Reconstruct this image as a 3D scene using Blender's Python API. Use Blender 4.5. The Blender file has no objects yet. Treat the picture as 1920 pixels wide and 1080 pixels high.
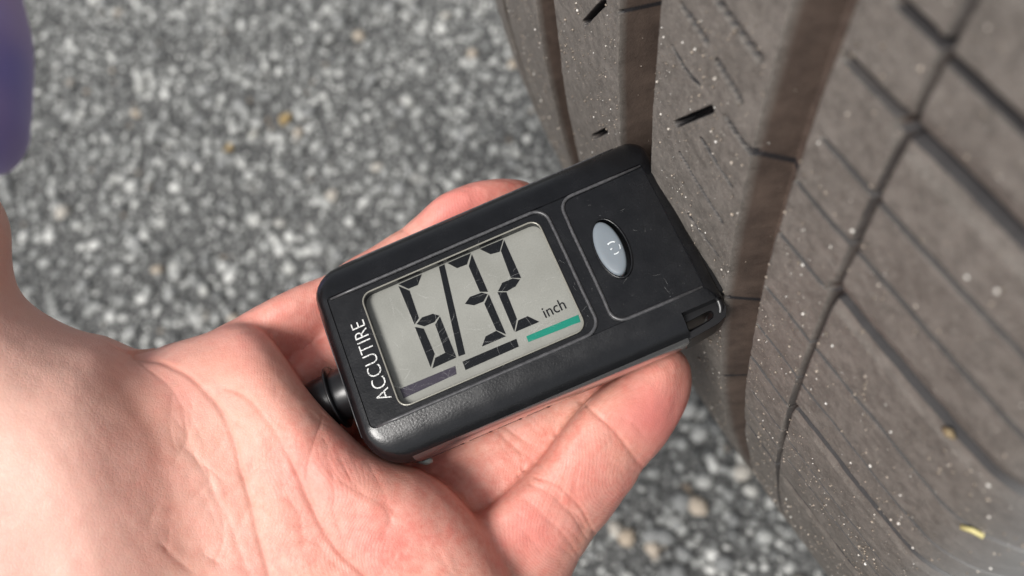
import bpy, bmesh, math, random
import numpy as np
from mathutils import Matrix, Vector
rnd = random.Random(7)
rng = np.random.default_rng(7)
scn = bpy.context.scene
MM = 0.001

# ------------------------------------------------------------------ camera
# local working frame "rig": millimetres, x right, y up, z towards the viewer, origin at the lens
W = np.array([[0.98895878, 0.07933727, 0.1251644],
              [0.0, 0.84461622, -0.53537225],
              [-0.14819085, 0.52946109, 0.83529063]])
LENS_H = 418.687
F = 1500.0
def world(P):
    P = np.asarray(P, float)
    return (P @ W.T + np.array([0, 0, LENS_H])) * MM
def P3(px, py, d):
    return np.array([(px - 960) / F * d, (540 - py) / F * d, -d])
cam_data = bpy.data.cameras.new("camera")
cam = bpy.data.objects.new("camera", cam_data)
scn.collection.objects.link(cam)
scn.camera = cam
m = Matrix.Identity(4)
for i in range(3):
    for j in range(3):
        m[i][j] = W[i, j]
m[2][3] = LENS_H * MM
cam.matrix_world = m
cam_data.sensor_width = 36
cam_data.lens = 36 * F / 1920
cam_data.clip_start = 0.005
cam_data.clip_end = 200
cam_data.dof.use_dof = True
cam_data.dof.focus_distance = 0.1155
cam_data.dof.aperture_fstop = 16.5

# ------------------------------------------------------------------ daylight: bright overcast
w = bpy.data.worlds.new("World")
scn.world = w
w.use_nodes = True
nt = w.node_tree
bg = nt.nodes["Background"]
sky = nt.nodes.new("ShaderNodeTexSky")
sky.sky_type = 'NISHITA'
sky.sun_disc = False
SUN_EL, SUN_AZ = math.radians(52), math.radians(215)   # azimuth measured clockwise from +Y
sky.sun_elevation = SUN_EL
sky.sun_rotation = SUN_AZ
sky.air_density = 1.0
sky.dust_density = 3.0
hsv = nt.nodes.new("ShaderNodeHueSaturation")
hsv.inputs["Saturation"].default_value = 0.22
nt.links.new(sky.outputs[0], hsv.inputs["Color"])
nt.links.new(hsv.outputs[0], bg.inputs[0])
bg.inputs[1].default_value = 0.105
sun_d = bpy.data.lights.new("sun", 'SUN')
sun_d.energy = 2.5
sun_d.angle = math.radians(20)
sun_d.color = (1, 0.97, 0.93)
sun = bpy.data.objects.new("sun", sun_d)
scn.collection.objects.link(sun)
sdir = Vector((math.sin(SUN_AZ) * math.cos(SUN_EL), math.cos(SUN_AZ) * math.cos(SUN_EL), math.sin(SUN_EL)))
sun.rotation_euler = sdir.to_track_quat('Z', 'Y').to_euler()
sun.location = (0, 0, 3)
scn.view_settings.view_transform = 'Standard'
scn.view_settings.look = 'None'
scn.view_settings.exposure = 0.27
scn.view_settings.gamma = 1
scn.view_settings.use_curve_mapping = False
scn.render.engine = 'CYCLES'

# ------------------------------------------------------------------ helpers
def mesh_np(name, V, Fc, smooth=True, attrs=None):
    me = bpy.data.meshes.new(name)
    V = np.asarray(V, np.float32)
    if isinstance(Fc, np.ndarray):
        n, k = Fc.shape
        me.vertices.add(len(V)); me.vertices.foreach_set("co", V.ravel())
        me.loops.add(n * k); me.loops.foreach_set("vertex_index", Fc.astype(np.int32).ravel())
        me.polygons.add(n)
        me.polygons.foreach_set("loop_start", np.arange(0, n * k, k, dtype=np.int32))
        me.update(calc_edges=True)
    else:
        me.from_pydata([tuple(v) for v in V], [], Fc)
        me.update()
    if smooth:
        me.polygons.foreach_set("use_smooth", np.ones(len(me.polygons), bool))
    if attrs:
        for an, av in attrs.items():
            a = me.attributes.new(an, 'FLOAT', 'POINT')
            a.data.foreach_set("value", np.asarray(av, np.float32))
    return me
def link(name, me, mat=None, parent=None, **props):
    o = bpy.data.objects.new(name, me)
    scn.collection.objects.link(o)
    if mat is not None and me is not None and len(me.materials) == 0:
        me.materials.append(mat)
    if parent is not None:
        o.parent = parent
    for k, v in props.items():
        o[k] = v
    return o
def thing(name, label, category, loc=(0, 0, 0), group=None):
    o = bpy.data.objects.new(name, None)
    o.empty_display_size = 0.01
    scn.collection.objects.link(o)
    o.location = loc
    o["label"] = label; o["category"] = category
    if group: o["group"] = group
    return o

class Mat:
    """tiny node helper; coordinates are object space in millimetres"""
    def __init__(s, name):
        s.m = bpy.data.materials.new(name); s.m.use_nodes = True
        s.t = s.m.node_tree
        s.b = s.t.nodes["Principled BSDF"]
        tc = s.t.nodes.new("ShaderNodeTexCoord")
        sc = s.t.nodes.new("ShaderNodeVectorMath"); sc.operation = 'SCALE'
        sc.inputs["Scale"].default_value = 1000
        s.t.links.new(tc.outputs["Object"], sc.inputs[0])
        s.co = sc.outputs[0]
    def n(s, typ, **kw):
        nd = s.t.nodes.new(typ)
        for k, v in kw.items():
            if hasattr(nd, k): setattr(nd, k, v)
            else: nd.inputs[k.replace("_", " ")].default_value = v
        return nd
    def l(s, a, b): s.t.links.new(a, b)
    def noise(s, scale, detail=3, rough=.5, co=None, dist=0):
        nd = s.n("ShaderNodeTexNoise"); nd.inputs["Scale"].default_value = scale
        nd.inputs["Detail"].default_value = detail; nd.inputs["Roughness"].default_value = rough
        nd.inputs["Distortion"].default_value = dist
        s.l(co or s.co, nd.inputs["Vector"]); return nd.outputs["Fac"]
    def ramp(s, fac, stops, interp='LINEAR'):
        nd = s.n("ShaderNodeValToRGB"); cr = nd.color_ramp; cr.interpolation = interp
        while len(cr.elements) < len(stops): cr.elements.new(0.5)
        for e, (p, c) in zip(cr.elements, stops):
            e.position = p
            e.color = (c, c, c, 1) if isinstance(c, (int, float)) else (*c, 1)
        s.l(fac, nd.inputs[0]); return nd.outputs[0]
    def mix(s, fac, a, b, blend='MIX'):
        nd = s.n("ShaderNodeMix", data_type='RGBA', blend_type=blend)
        for sock, v in ((nd.inputs[0], fac), (nd.inputs[6], a), (nd.inputs[7], b)):
            if isinstance(v, bpy.types.NodeSocket): s.l(v, sock)
            elif isinstance(v, (int, float)): sock.default_value = v
            else: sock.default_value = (*v, 1)
        return nd.outputs[2]
    def math(s, op, a, b=None, c=None):
        nd = s.n("ShaderNodeMath", operation=op)
        for sock, v in zip(nd.inputs, (a, b, c)):
            if v is None: continue
            if isinstance(v, bpy.types.NodeSocket): s.l(v, sock)
            else: sock.default_value = v
        return nd.outputs[0]
    def bump(s, h, strength, dist_mm, prev=None):
        nd = s.n("ShaderNodeBump"); nd.inputs["Strength"].default_value = strength
        nd.inputs["Distance"].default_value = dist_mm * MM
        s.l(h, nd.inputs["Height"])
        if prev is not None: s.l(prev, nd.inputs["Normal"])
        return nd.outputs[0]
    def set(s, **kw):
        names = dict(color="Base Color", rough="Roughness", metal="Metallic", spec="Specular IOR Level", coat="Coat Weight",
                     coat_rough="Coat Roughness", normal="Normal", sss="Subsurface Weight", trans="Transmission Weight", ior="IOR", sheen="Sheen Weight")
        for k, v in kw.items():
            i = s.b.inputs[names[k]]
            if isinstance(v, bpy.types.NodeSocket): s.l(v, i)
            elif isinstance(v, tuple): i.default_value = (*v, 1)
            else: i.default_value = v
        return s.m
    def attr(s, name):
        nd = s.n("ShaderNodeAttribute"); nd.attribute_name = name; return nd.outputs["Fac"]

def catmull(pts, n=8, closed=True):
    pts = np.asarray(pts, float); N = len(pts); out = []
    rngi = range(N) if closed else range(N - 1)
    for i in rngi:
        if closed: p0, p1, p2, p3 = pts[i - 1], pts[i], pts[(i + 1) % N], pts[(i + 2) % N]
        else: p0, p1, p2, p3 = pts[max(i - 1, 0)], pts[i], pts[i + 1], pts[min(i + 2, N - 1)]
        for k in range(n):
            t = k / n
            out.append(.5 * ((2 * p1) + (-p0 + p2) * t + (2 * p0 - 5 * p1 + 4 * p2 - p3) * t * t + (-p0 + 3 * p1 - 3 * p2 + p3) * t ** 3))
    if not closed: out.append(pts[-1])
    return np.array(out)
def seg_dist(X, Y, poly, closed):
    """distance to a polyline for arrays X, Y"""
    d = np.full(X.shape, 1e9, np.float32)
    n = len(poly)
    for i in range(n if closed else n - 1):
        a = poly[i]; b = poly[(i + 1) % n]; ab = b - a; L = ab @ ab + 1e-12
        t = np.clip(((X - a[0]) * ab[0] + (Y - a[1]) * ab[1]) / L, 0, 1)
        d = np.minimum(d, (X - a[0] - t * ab[0]) ** 2 + (Y - a[1] - t * ab[1]) ** 2)
    return np.sqrt(d)
def inside(X, Y, poly):
    c = np.zeros(X.shape, bool); n = len(poly)
    for i in range(n):
        a = poly[i]; b = poly[(i + 1) % n]
        if a[1] == b[1]: continue
        c ^= ((a[1] > Y) != (b[1] > Y)) & (X < (b[0] - a[0]) * (Y - a[1]) / (b[1] - a[1]) + a[0])
    return c
def vnoise(shape_fn_pts, scale, seed):
    """smooth value noise on 2-D/3-D points"""
    P = shape_fn_pts / scale; i = np.floor(P).astype(np.int64); f = P - i; f = f * f * (3 - 2 * f)
    D = P.shape[1]; out = np.zeros(len(P))
    for c in range(2 ** D):
        off = np.array([(c >> k) & 1 for k in range(D)]); q = i + off
        h = (q[:, 0] * 73856093) ^ (q[:, 1] * 19349663) ^ (seed * 83492791)
        if D > 2: h = h ^ (q[:, 2] * 49979687)
        h = (h * 2654435761) & 0xffffffff; h ^= h >> 15; h = (h * 2246822519) & 0xffffffff; h ^= h >> 13
        wgt = np.ones(len(P))
        for k in range(D): wgt = wgt * (f[:, k] if off[k] else 1 - f[:, k])
        out += wgt * (h / 0xffffffff)
    return out

# ------------------------------------------------------------------ ground: asphalt with exposed stones
mg = Mat("asphalt_binder")
n1 = mg.noise(.35, 4, .6); n2 = mg.noise(.02, 3)
col = mg.ramp(n1, [(.3, (.035, .036, .036)), (.5, (.09, .091, .09)), (.72, (.26, .26, .25))])
vor = mg.n("ShaderNodeTexVoronoi"); vor.inputs["Scale"].default_value = .16; mg.l(mg.co, vor.inputs["Vector"])
vr = mg.ramp(vor.outputs["Distance"], [(.15, 1.0), (.6, 0.0)])
nb = mg.bump(mg.math('ADD', vr, mg.math('MULTIPLY', n1, .6)), .8, 1.5)
mg.set(color=col, rough=.85, spec=.3, normal=nb)
gx = [-60, -6, -1.2, -.75, .55, 1.2, 6, 60]; gy = [-60, -6, -.6, -.1, .85, 1.5, 6, 60]
V = [(x, y, 0) for y in gy for x in gx]
Fc = [(j * 8 + i, j * 8 + i + 1, (j + 1) * 8 + i + 1, (j + 1) * 8 + i) for j in range(7) for i in range(7)]
ground = link("asphalt_ground", mesh_np("asphalt_ground", V, Fc, False), mg.m, kind="structure")

ms = Mat("asphalt_stone")
tone = ms.attr("tone"); tint = ms.attr("tint")
base = ms.ramp(tone, [(0, (.04, .041, .041)), (.35, (.15, .153, .15)), (.7, (.36, .365, .35)), (1, (.66, .66, .63))])
base = ms.mix(tint, base, (.38, .27, .17))
sp = ms.noise(1.6, 4, .7)
base = ms.mix(ms.ramp(sp, [(.35, .0), (.7, .55)]), base, ms.mix(.5, base, (.42, .43, .42)))
ms.set(color=base, rough=.7, spec=.4, normal=ms.bump(sp, .5, .5))
ms1 = Mat("asphalt_stone_single")
oi = ms1.n("ShaderNodeObjectInfo")
b1 = ms1.ramp(oi.outputs["Random"], [(0, (.16, .165, .165)), (.45, (.30, .305, .30)), (.85, (.50, .50, .47)), (.93, (.42, .32, .22)), (1, (.48, .47, .42))])
sp1 = ms1.noise(1.3, 4, .7)
b1 = ms1.mix(ms1.ramp(sp1, [(.35, .0), (.7, .6)]), b1, ms1.mix(.6, b1, (.5, .5, .48)))
ms1.set(color=b1, rough=.7, spec=.4, normal=ms1.bump(sp1, .5, .5))
bm = bmesh.new(); bmesh.ops.create_icosphere(bm, subdivisions=1, radius=1)
ico_v = np.array([v.co[:] for v in bm.verts]); ico_f = np.array([[v.index for v in f.verts] for f in bm.faces]); bm.free()
def ground_pt(px, py):
    r = W @ np.array([(px - 960) / F, (540 - py) / F, -1.0]); t = LENS_H / -r[2]
    return r[:2] * t
def rand_quat_mats(n):
    q = rng.normal(size=(n, 4)); q /= np.linalg.norm(q, axis=1)[:, None]; a, b, c, d = q.T
    return np.stack([np.stack([1 - 2 * (c * c + d * d), 2 * (b * c - a * d), 2 * (b * d + a * c)], -1),
                     np.stack([2 * (b * c + a * d), 1 - 2 * (b * b + d * d), 2 * (c * d - a * b)], -1),
                     np.stack([2 * (b * d - a * c), 2 * (c * d + a * b), 1 - 2 * (b * b + c * c)], -1)], 1)
def stones(x0, x1, y0, y1, pitch, rmin, rmax, sink):
    nx = int((x1 - x0) / pitch); ny = int((y1 - y0) / pitch)
    gxx, gyy = np.meshgrid(np.arange(nx), np.arange(ny))
    C = np.stack([x0 + (gxx + rng.random(gxx.shape)) * pitch, y0 + (gyy + rng.random(gxx.shape)) * pitch], -1).reshape(-1, 2)
    n = len(C); r = rmin + (rmax - rmin) * rng.random(n) ** 2.2
    R = rand_quat_mats(n)
    v = ico_v[None] * (1 + .32 * (rng.random((n, 12, 1)) - .5)) * (np.array([1, .85, .65])[None, None] * (0.8 + .4 * rng.random((n, 1, 3))))
    v = np.einsum('nij,nkj->nki', R, v); v[..., 2] *= .75
    v = v * r[:, None, None]
    v[..., 0] += C[:, None, 0]; v[..., 1] += C[:, None, 1]; v[..., 2] += (r * sink * (rng.random(n) * .6 + .1))[:, None]
    f = ico_f[None] + (np.arange(n) * 12)[:, None, None]
    return v.reshape(-1, 3), f.reshape(-1, 3), n, C
X0, X1, Y0, Y1 = -680, 420, -40, 740
Vs, Fs, tn, ti = [], [], [], []; off = 0
for pitch, rmin, rmax, sink in ((9.2, 2.6, 6.4, .45), (4.9, 1.4, 2.9, .9)):
    v, f, n, C = stones(X0, X1, Y0, Y1, pitch, rmin, rmax, sink)
    t = np.clip(rng.normal(.60 if pitch > 6 else .50, .25, n) + .30 * (vnoise(C, 45.0, 3) - .5), 0, 1); tt = (rng.random(n) > .985) * .7 * rng.random(n)
    Vs.append(v); Fs.append(f + off); off += len(v)
    tn.append(np.repeat(t, 12)); ti.append(np.repeat(tt, 12))
agg = mesh_np("asphalt_aggregate", np.concatenate(Vs) * MM, np.concatenate(Fs), False,
              dict(tone=np.concatenate(tn), tint=np.concatenate(ti)))
link("asphalt_aggregate", agg, ms.m, ground, kind="stuff")
# the largest stones, one by one
variants = []
for k in range(8):
    v = ico_v * (1 + .35 * (rng.random((12, 1)) - .5)) * np.array([1, .8, .55])
    variants.append(mesh_np("stone_shape", v, ico_f, False)); variants[-1].materials.append(ms1.m)
cnt = 0
while cnt < 285:
    px, py = rnd.uniform(-40, 1560), rnd.uniform(-40, 1110)
    if px > 1000 and py < 700 - (px - 1000) * .2: continue
    gp = ground_pt(px, py)
    r = rnd.uniform(4.6, 7.2) * (1.15 if rnd.random() < .1 else 1)
    o = link("stone", variants[cnt % 8], None, ground)
    o.location = (gp[0] * MM, gp[1] * MM, .0012 + r * .0002)
    o.scale = (r * MM, r * MM, r * MM * .9); o.rotation_euler = (rnd.uniform(-.4, .4), rnd.uniform(-.4, .4), rnd.uniform(0, 6.3))
    cnt += 1
# two dry leaf scraps on the asphalt
ml = Mat("dry_leaf"); ml.set(color=ml.ramp(ml.noise(.8), [(.3, (.30, .20, .08)), (.7, (.46, .34, .16))]), rough=.7)
for (px, py, sx, sy, lab) in ((538, 232, 7, 4, "larger ochre leaf scrap lying on the grey asphalt above the hand"),
                              (434, 286, 4, 3, "tiny ochre leaf scrap on the grey asphalt left of the larger one")):
    gp = ground_pt(px, py)
    bm = bmesh.new(); ring = []
    for k in range(10):
        a = k / 10 * 2 * math.pi; rr = 1 + .25 * math.sin(3 * a + px)
        ring.append((math.cos(a) * sx * rr, math.sin(a) * sy * rr, .6 * math.cos(2 * a)))
    top = [bm.verts.new((x * MM, y * MM, (z + .35) * MM)) for x, y, z in ring]; bot = [bm.verts.new((x * MM, y * MM, z * MM)) for x, y, z in ring]
    bm.faces.new(top); bm.faces.new(bot[::-1])
    for k in range(10): bm.faces.new((bot[k], bot[(k + 1) % 10], top[(k + 1) % 10], top[k]))
    me = bpy.data.meshes.new("leaf_scrap"); bm.to_mesh(me); bm.free()
    o = link("leaf_scrap", me, ml.m, None, label=lab, category="leaf"); o.location = (gp[0] * MM, gp[1] * MM, .0050); o.rotation_euler = (0.1, .1, rnd.uniform(0, 3))

# ------------------------------------------------------------------ tyre
A = np.array([0.41634121, -0.73272211, 0.5383106]); S = np.array([0.82812956, 0.5500052, 0.10814669])
Z = np.array([-0.3753151, 0.400765, 0.83577867]); C0 = np.array([340.20452328, 105.922297, -118.94537094])
R0, WM, RC = 325.0, -63.56, 675.0
WEDGE, RS = -11.0, 14.0
def crown(wv):
    """tread radius and axial position along the profile parameter (w past the shoulder wraps to the sidewall)"""
    wv = np.asarray(wv, float)
    rad = R0 - (wv - WM) ** 2 / (2 * RC); ax = wv.copy()
    sl = (WEDGE - WM) / RC; a0 = math.atan(sl); re = R0 - (WEDGE - WM) ** 2 / (2 * RC)
    s = wv - WEDGE; k = s > 0
    ang = a0 + np.clip(s, 0, RS * (math.pi / 2 - a0 - .12)) / RS
    ax = np.where(k, WEDGE + RS * (np.sin(ang) - math.sin(a0)), ax); rad = np.where(k, re - RS * (math.cos(a0) - np.cos(ang)), rad)
    rest = np.maximum(0, s - RS * (math.pi / 2 - a0 - .12))
    ax = ax + rest * .12 + 0 * rest - (rest ** 2) * .0012; rad = rad - rest * .993
    # inner shoulder (far side)
    WL = -146.0; reL = R0 - (WL - WM) ** 2 / (2 * RC); aL = math.atan((WL - WM) / RC); sL = WL - wv; kL = sL > 0
    angL = -aL + np.clip(sL, 0, RS * (math.pi / 2 + aL - .12)) / RS
    ax = np.where(kL, WL - RS * (np.sin(angL) - math.sin(-aL)), ax); rad = np.where(kL, reL - RS * (math.cos(aL) - np.cos(angL)), rad)
    restL = np.maximum(0, sL - RS * (math.pi / 2 + aL - .12))
    ax = ax - restL * .12 + (restL ** 2) * .0012; rad = rad - restL * .993
    return rad, ax
def tyre_pt(wv, th, depth):
    rad, ax = crown(wv); rad = rad - depth
    return C0 + ax[..., None] * A + rad[..., None] * (np.cos(th)[..., None] * -S + np.sin(th)[..., None] * Z)
SEGS = [
(-47.6,19.33,-44.2,18.75,0.45,5.6),(-47.9,14.04,-44.2,13.55,0.45,5.6),(-48.0,9.21,-44.6,9.0,0.45,5.6),(-77.0,19.10,-69.2,18.9,0.45,7.9),
(-32.5,22.38,-18.2,21.88,1.70,4.0),
(-31.9,17.86,-6.7,17.82,1.70,4.0),
(-30.9,12.49,-14.0,12.97,1.50,3.5),
(-30.3,7.22,-18.3,7.49,1.50,3.5),
(-37.2,23.77,-31.3,23.65,1.10,3.5),
(-31.3,23.65,-23.2,23.32,1.10,3.5),
(-39.2,20.98,-21.1,20.51,0.70,3.0),
(-40.4,19.78,-18.9,19.11,0.70,3.0),
(-40.5,18.10,-32.5,17.95,0.70,3.0),
(-40.2,16.25,-30.8,15.93,0.60,3.0),
(-30.8,15.93,-13.2,15.81,0.70,3.0),
(-40.1,14.51,-20.8,14.09,0.60,3.0),
(-40.5,12.82,-31.8,12.58,0.80,3.0),
(-39.2,11.07,-31.7,10.84,0.50,2.0),
(-30.4,10.69,-21.6,10.77,0.60,3.0),
(-40.2,9.59,-31.7,9.38,0.50,2.0),
(-29.6,9.39,-18.5,9.48,0.60,3.0),
(-40.3,7.69,-31.3,8.21,0.90,3.0),
(-39.8,22.52,-32.2,22.36,1.20,2.0),
(-30.9,24.43,-31.3,23.65,0.60,2.5),
(-31.3,23.65,-31.4,22.99,0.60,2.5),
(-31.4,22.99,-31.8,22.10,0.60,2.5),
(-52.2,19.42,-47.5,19.25,0.70,1.5),
(-56.1,18.26,-49.7,17.90,0.40,1.0),
(-60.3,17.12,-50.1,16.59,0.40,1.0),
(-57.1,15.43,-50.1,15.27,0.40,1.0),
(-63.3,20.84,-57.9,20.59,0.50,1.2),
(-64.1,19.72,-61.2,19.57,0.35,1.0),
(-61.2,19.57,-57.9,19.53,0.35,1.0),
(-57.6,21.60,-49.5,21.29,0.70,1.5),
(-55.7,20.42,-50.8,20.11,0.50,1.2),
(-61.6,17.88,-55.2,19.26,0.80,3.0),
(-87.9,17.46,-81.2,18.90,0.90,3.0),
(-87.9,13.18,-81.9,14.46,0.80,3.0),
]
def trough(x, a, b, ea, eb, d):
    """groove between a and b with wall widths ea, eb"""
    return d * np.clip(np.minimum((x - a) / ea, (b - x) / eb), 0, 1)
def skew(wv): return -.02 * (np.clip(wv, -41, -8) + 31)
def tread_depth(wv, th, cut=None):
    arc = th * R0
    d = trough(wv, -109.0, -99.4, 1.2, .8, 7.5) * 1.0
    d = np.maximum(d, trough(wv, -77.0, -67.2, 1.2, .5, 7.0))
    d = np.maximum(d, trough(wv, -47.4, -40.6, 2.1, .4, 4.6))
    d = np.maximum(d, trough(wv, -137.2, -133.2, .5, .5, 6.0))
    d = np.maximum(d, trough(wv + .25 * np.sin(arc * .05), -31.75, -31.05, .2, .2, 1.8))
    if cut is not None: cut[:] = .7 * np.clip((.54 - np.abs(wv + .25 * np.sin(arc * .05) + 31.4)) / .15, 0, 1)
    # wobbling, worn rib edges
    for (w0, t0, w1, t1, wd, dp) in SEGS:
        if w0 > -42 and abs(w1 - w0) > 2:          # lateral cuts of the shoulder follow the grid's own slight skew
            tc0 = math.radians((t0 + t1) / 2 - skew((w0 + w1) / 2)) * R0
            e1 = w1 if w1 < -26 or dp < 3 else (4 if wd < 1 else 12)
            ad = np.abs(arc - tc0 - np.radians(skew(wv)) * R0); endf = np.clip(np.minimum(wv - w0 + .3, e1 - wv) / .6, 0, 1)
            g = dp * endf * np.clip((wd * .5 + .031 - ad) / .062, 0, 1)
            if wd in (1.7, 1.5): g = np.maximum(g, .5 * endf * np.clip((wd * 1.5 - ad) / (wd * 1.0), 0, 1))
            if wd < .85: g = np.minimum(g, .9)
            d = np.maximum(d, g)
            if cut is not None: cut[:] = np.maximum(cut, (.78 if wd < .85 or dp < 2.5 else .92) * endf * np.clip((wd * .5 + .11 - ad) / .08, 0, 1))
            continue
        if w0 > -33 and dp == 2.5: continue
        if dp < 2: wd = wd + .12
        a = np.array([w0, math.radians(t0) * R0]); b = np.array([w1, math.radians(t1) * R0])
        if w1 > -26 and dp >= 3: b = b + (b - a) / np.linalg.norm(b - a) * (4 - w1 if wd < 1 else 12 - w1)
        mk = (np.abs(arc - a[1]) < 14) | (np.abs(arc - b[1]) < 14)
        X, Y = wv[mk], arc[mk]
        ab = b - a; t = np.clip(((X - a[0]) * ab[0] + (Y - a[1]) * ab[1]) / (ab @ ab), 0, 1)
        dist = np.hypot(X - a[0] - t * ab[0], Y - a[1] - t * ab[1])
        g = dp * np.clip((wd * .5 + .08 - dist) / .16, 0, 1)
        if wd in (1.7, 1.5): g = np.maximum(g, .55 * np.clip((wd * 1.5 - dist) / (wd * 1.0), 0, 1))
        if w0 < -33 and wd < .8: g = np.minimum(g, .8)
        d[mk] = np.maximum(d[mk], g)
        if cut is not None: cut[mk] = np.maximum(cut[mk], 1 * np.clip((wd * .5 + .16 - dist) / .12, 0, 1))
    return d
def axis_vals(lo, hi, step, crit):
    v = list(np.arange(lo, hi + 1e-6, step))
    for c in crit: v += [c - .03, c + .03]
    return np.array(sorted(v))
crit = [-109.0, -107.4, -99.4, -100.2, -77.0, -75.3, -67.2, -67.7, -47.4, -45.3, -40.6, -41.0]
wa = axis_vals(-112, 16, .29, list(np.arange(-161, -112.1, .6)) + [-137.2, -136.7, -133.7, -133.2] + crit + list(np.arange(-62, -54.5, .17)) + list(np.arange(-88.5, -81, .17)))
tcr = []
for s_ in SEGS:
    if s_[0] > -42:
        c_ = math.radians((s_[1] + s_[3]) / 2 - skew((s_[0] + s_[2]) / 2)) * R0; tcr += [c_ - s_[4] / 2, c_ + s_[4] / 2, c_ - s_[4] / 2 - .13, c_ + s_[4] / 2 + .13]
ta = axis_vals(math.radians(-9) * R0, math.radians(29) * R0, .3, tcr) / R0
ta = np.array(sorted(list(ta) + [math.radians(q) for q in np.arange(13.0, 19.7, .027)])); ta = ta[np.insert(np.diff(ta) > 4e-5, 0, True)]
wa = wa[np.insert(np.diff(wa) > .02, 0, True)]
Wg, Tg = np.meshgrid(wa, ta); Tg = Tg + np.radians(skew(Wg))
CUT = np.zeros(Wg.size)
D = tread_depth(Wg.ravel(), Tg.ravel(), CUT)
pp = np.stack([Wg.ravel(), Tg.ravel() * R0], -1)
rough_n = (vnoise(pp, 1.3, 1) - .5) * .10 + (vnoise(pp, 5.0, 2) - .5) * .22 + (vnoise(pp, .6, 3) - .5) * .06
Pts = tyre_pt(Wg.ravel(), Tg.ravel(), D + rough_n)
nW, nT = len(wa), len(ta)
ii, jj = np.meshgrid(np.arange(nW - 1), np.arange(nT - 1)); q0 = (jj * nW + ii).ravel()
Fq = np.stack([q0, q0 + 1, q0 + nW + 1, q0 + nW], -1)

mt = Mat("tread_rubber")
dep = mt.attr("depth"); wat = mt.attr("side")
nA = mt.noise(.22, 4, .6); nB = mt.noise(2.2, 4, .7); nC = mt.noise(.05, 3)
dust = mt.ramp(nA, [(.3, (.108, .096, .085)), (.7, (.168, .151, .136))])
dust = mt.mix(mt.ramp(nB, [(.35, .0), (.75, .5)]), dust, (.24, .218, .192))
spk = mt.noise(5.5, 3, .65)
nD = mt.noise(.6, 5, .7)
dust = mt.mix(mt.ramp(nD, [(.40, .55), (.55, 0.)]), dust, (.080, .072, .064))
dust = mt.mix(mt.ramp(spk, [(.60, .0), (.70, .6)]), dust, (.45, .42, .38))
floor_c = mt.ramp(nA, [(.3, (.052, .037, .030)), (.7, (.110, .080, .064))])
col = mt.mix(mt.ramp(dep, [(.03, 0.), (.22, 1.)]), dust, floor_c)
col = mt.mix(mt.attr("cut"), col, (.016, .015, .017))  # near-black in the cuts: clean rubber, plus the shade of deep slits painted in
col = mt.mix(mt.ramp(wat, [(0.0, 0.), (1., 1.)]), col, mt.mix(mt.ramp(nC, [(.4, 0.), (.6, 1.)]), (.16, .158, .155), (.22, .22, .215)))
nrm = mt.bump(nB, .35, .25); nrm = mt.bump(mt.noise(7, 3, .7), .3, .08, nrm)
mt.set(color=col, rough=.62, spec=.45, normal=nrm)
dattr = np.clip(D / 6, 0, 1)
side = np.clip((Wg.ravel() + 9) / 9, 0, 1)
tyre = thing("car_tyre", "worn dusty brown-grey car tyre filling the right side, gauge pressed to its tread", "tyre",
             loc=tuple(world(C0)))
tyre_origin = world(C0)
def in_tyre(P): return world(P) - tyre_origin
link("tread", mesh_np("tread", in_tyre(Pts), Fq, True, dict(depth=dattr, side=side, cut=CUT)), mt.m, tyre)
# the rest of the carcass (coarse), tread part beyond the detailed patch
wc = np.array(sorted(list(np.arange(-226, 86, 6.)) + crit + [-137.2, -133.2, -146.0, -31.9, -30.9]))
tc_ = np.linspace(math.radians(28.2) * R0, (math.radians(-9) + 2 * math.pi) * R0, 260) / R0
Wg2, Tg2 = np.meshgrid(wc, tc_)
D2 = tread_depth(Wg2.ravel(), Tg2.ravel() * 0 + 9.0)
P2 = tyre_pt(Wg2.ravel(), Tg2.ravel(), D2 + .15)
n2 = len(wc); ii, jj = np.meshgrid(np.arange(n2 - 1), np.arange(len(tc_) - 1)); q0 = (jj * n2 + ii).ravel()
F2 = np.stack([q0, q0 + 1, q0 + n2 + 1, q0 + n2], -1)
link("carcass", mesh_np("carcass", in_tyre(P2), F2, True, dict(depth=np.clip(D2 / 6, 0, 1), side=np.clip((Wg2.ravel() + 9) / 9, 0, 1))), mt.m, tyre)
for lo, hi in ((-226, -161), (16, 86)):
    ws = np.linspace(lo, hi, 16); ts = np.radians(np.linspace(-9, 29, 60)); a_, b_ = np.meshgrid(ws, ts)
    Pq = tyre_pt(a_.ravel(), b_.ravel(), np.zeros(a_.size)); ii, jj = np.meshgrid(np.arange(15), np.arange(59)); q0 = (jj * 16 + ii).ravel()
    link("sidewall", mesh_np("sidewall", in_tyre(Pq), np.stack([q0, q0 + 1, q0 + 17, q0 + 16], -1), True,
                             dict(depth=np.zeros(a_.size), side=np.ones(a_.size) * (lo > 0))), mt.m, tyre)
# steel wheel behind the sidewalls
mr = Mat("wheel_metal"); mr.set(color=(.35, .35, .36), metal=.8, rough=.4)
prof = [(-178, 200), (-176, 262), (-156, 262), (-148, 246), (-20, 246), (-12, 262), (14, 262), (16, 250), (6, 235), (-5, 80), (0, 0)]
Vr, Fr = [], []
for ax, r in prof:
    for k in range(64):
        a_ = k / 64 * 2 * math.pi; Vr.append(in_tyre(C0 + A * ax + r * (math.cos(a_) * -S + math.sin(a_) * Z)))
for i in range(len(prof) - 1):
    for k in range(64): Fr.append((i * 64 + k, i * 64 + (k + 1) % 64, (i + 1) * 64 + (k + 1) % 64, (i + 1) * 64 + k))
link("wheel_rim", mesh_np("wheel_rim", Vr, Fr), mr.m, tyre)
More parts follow.
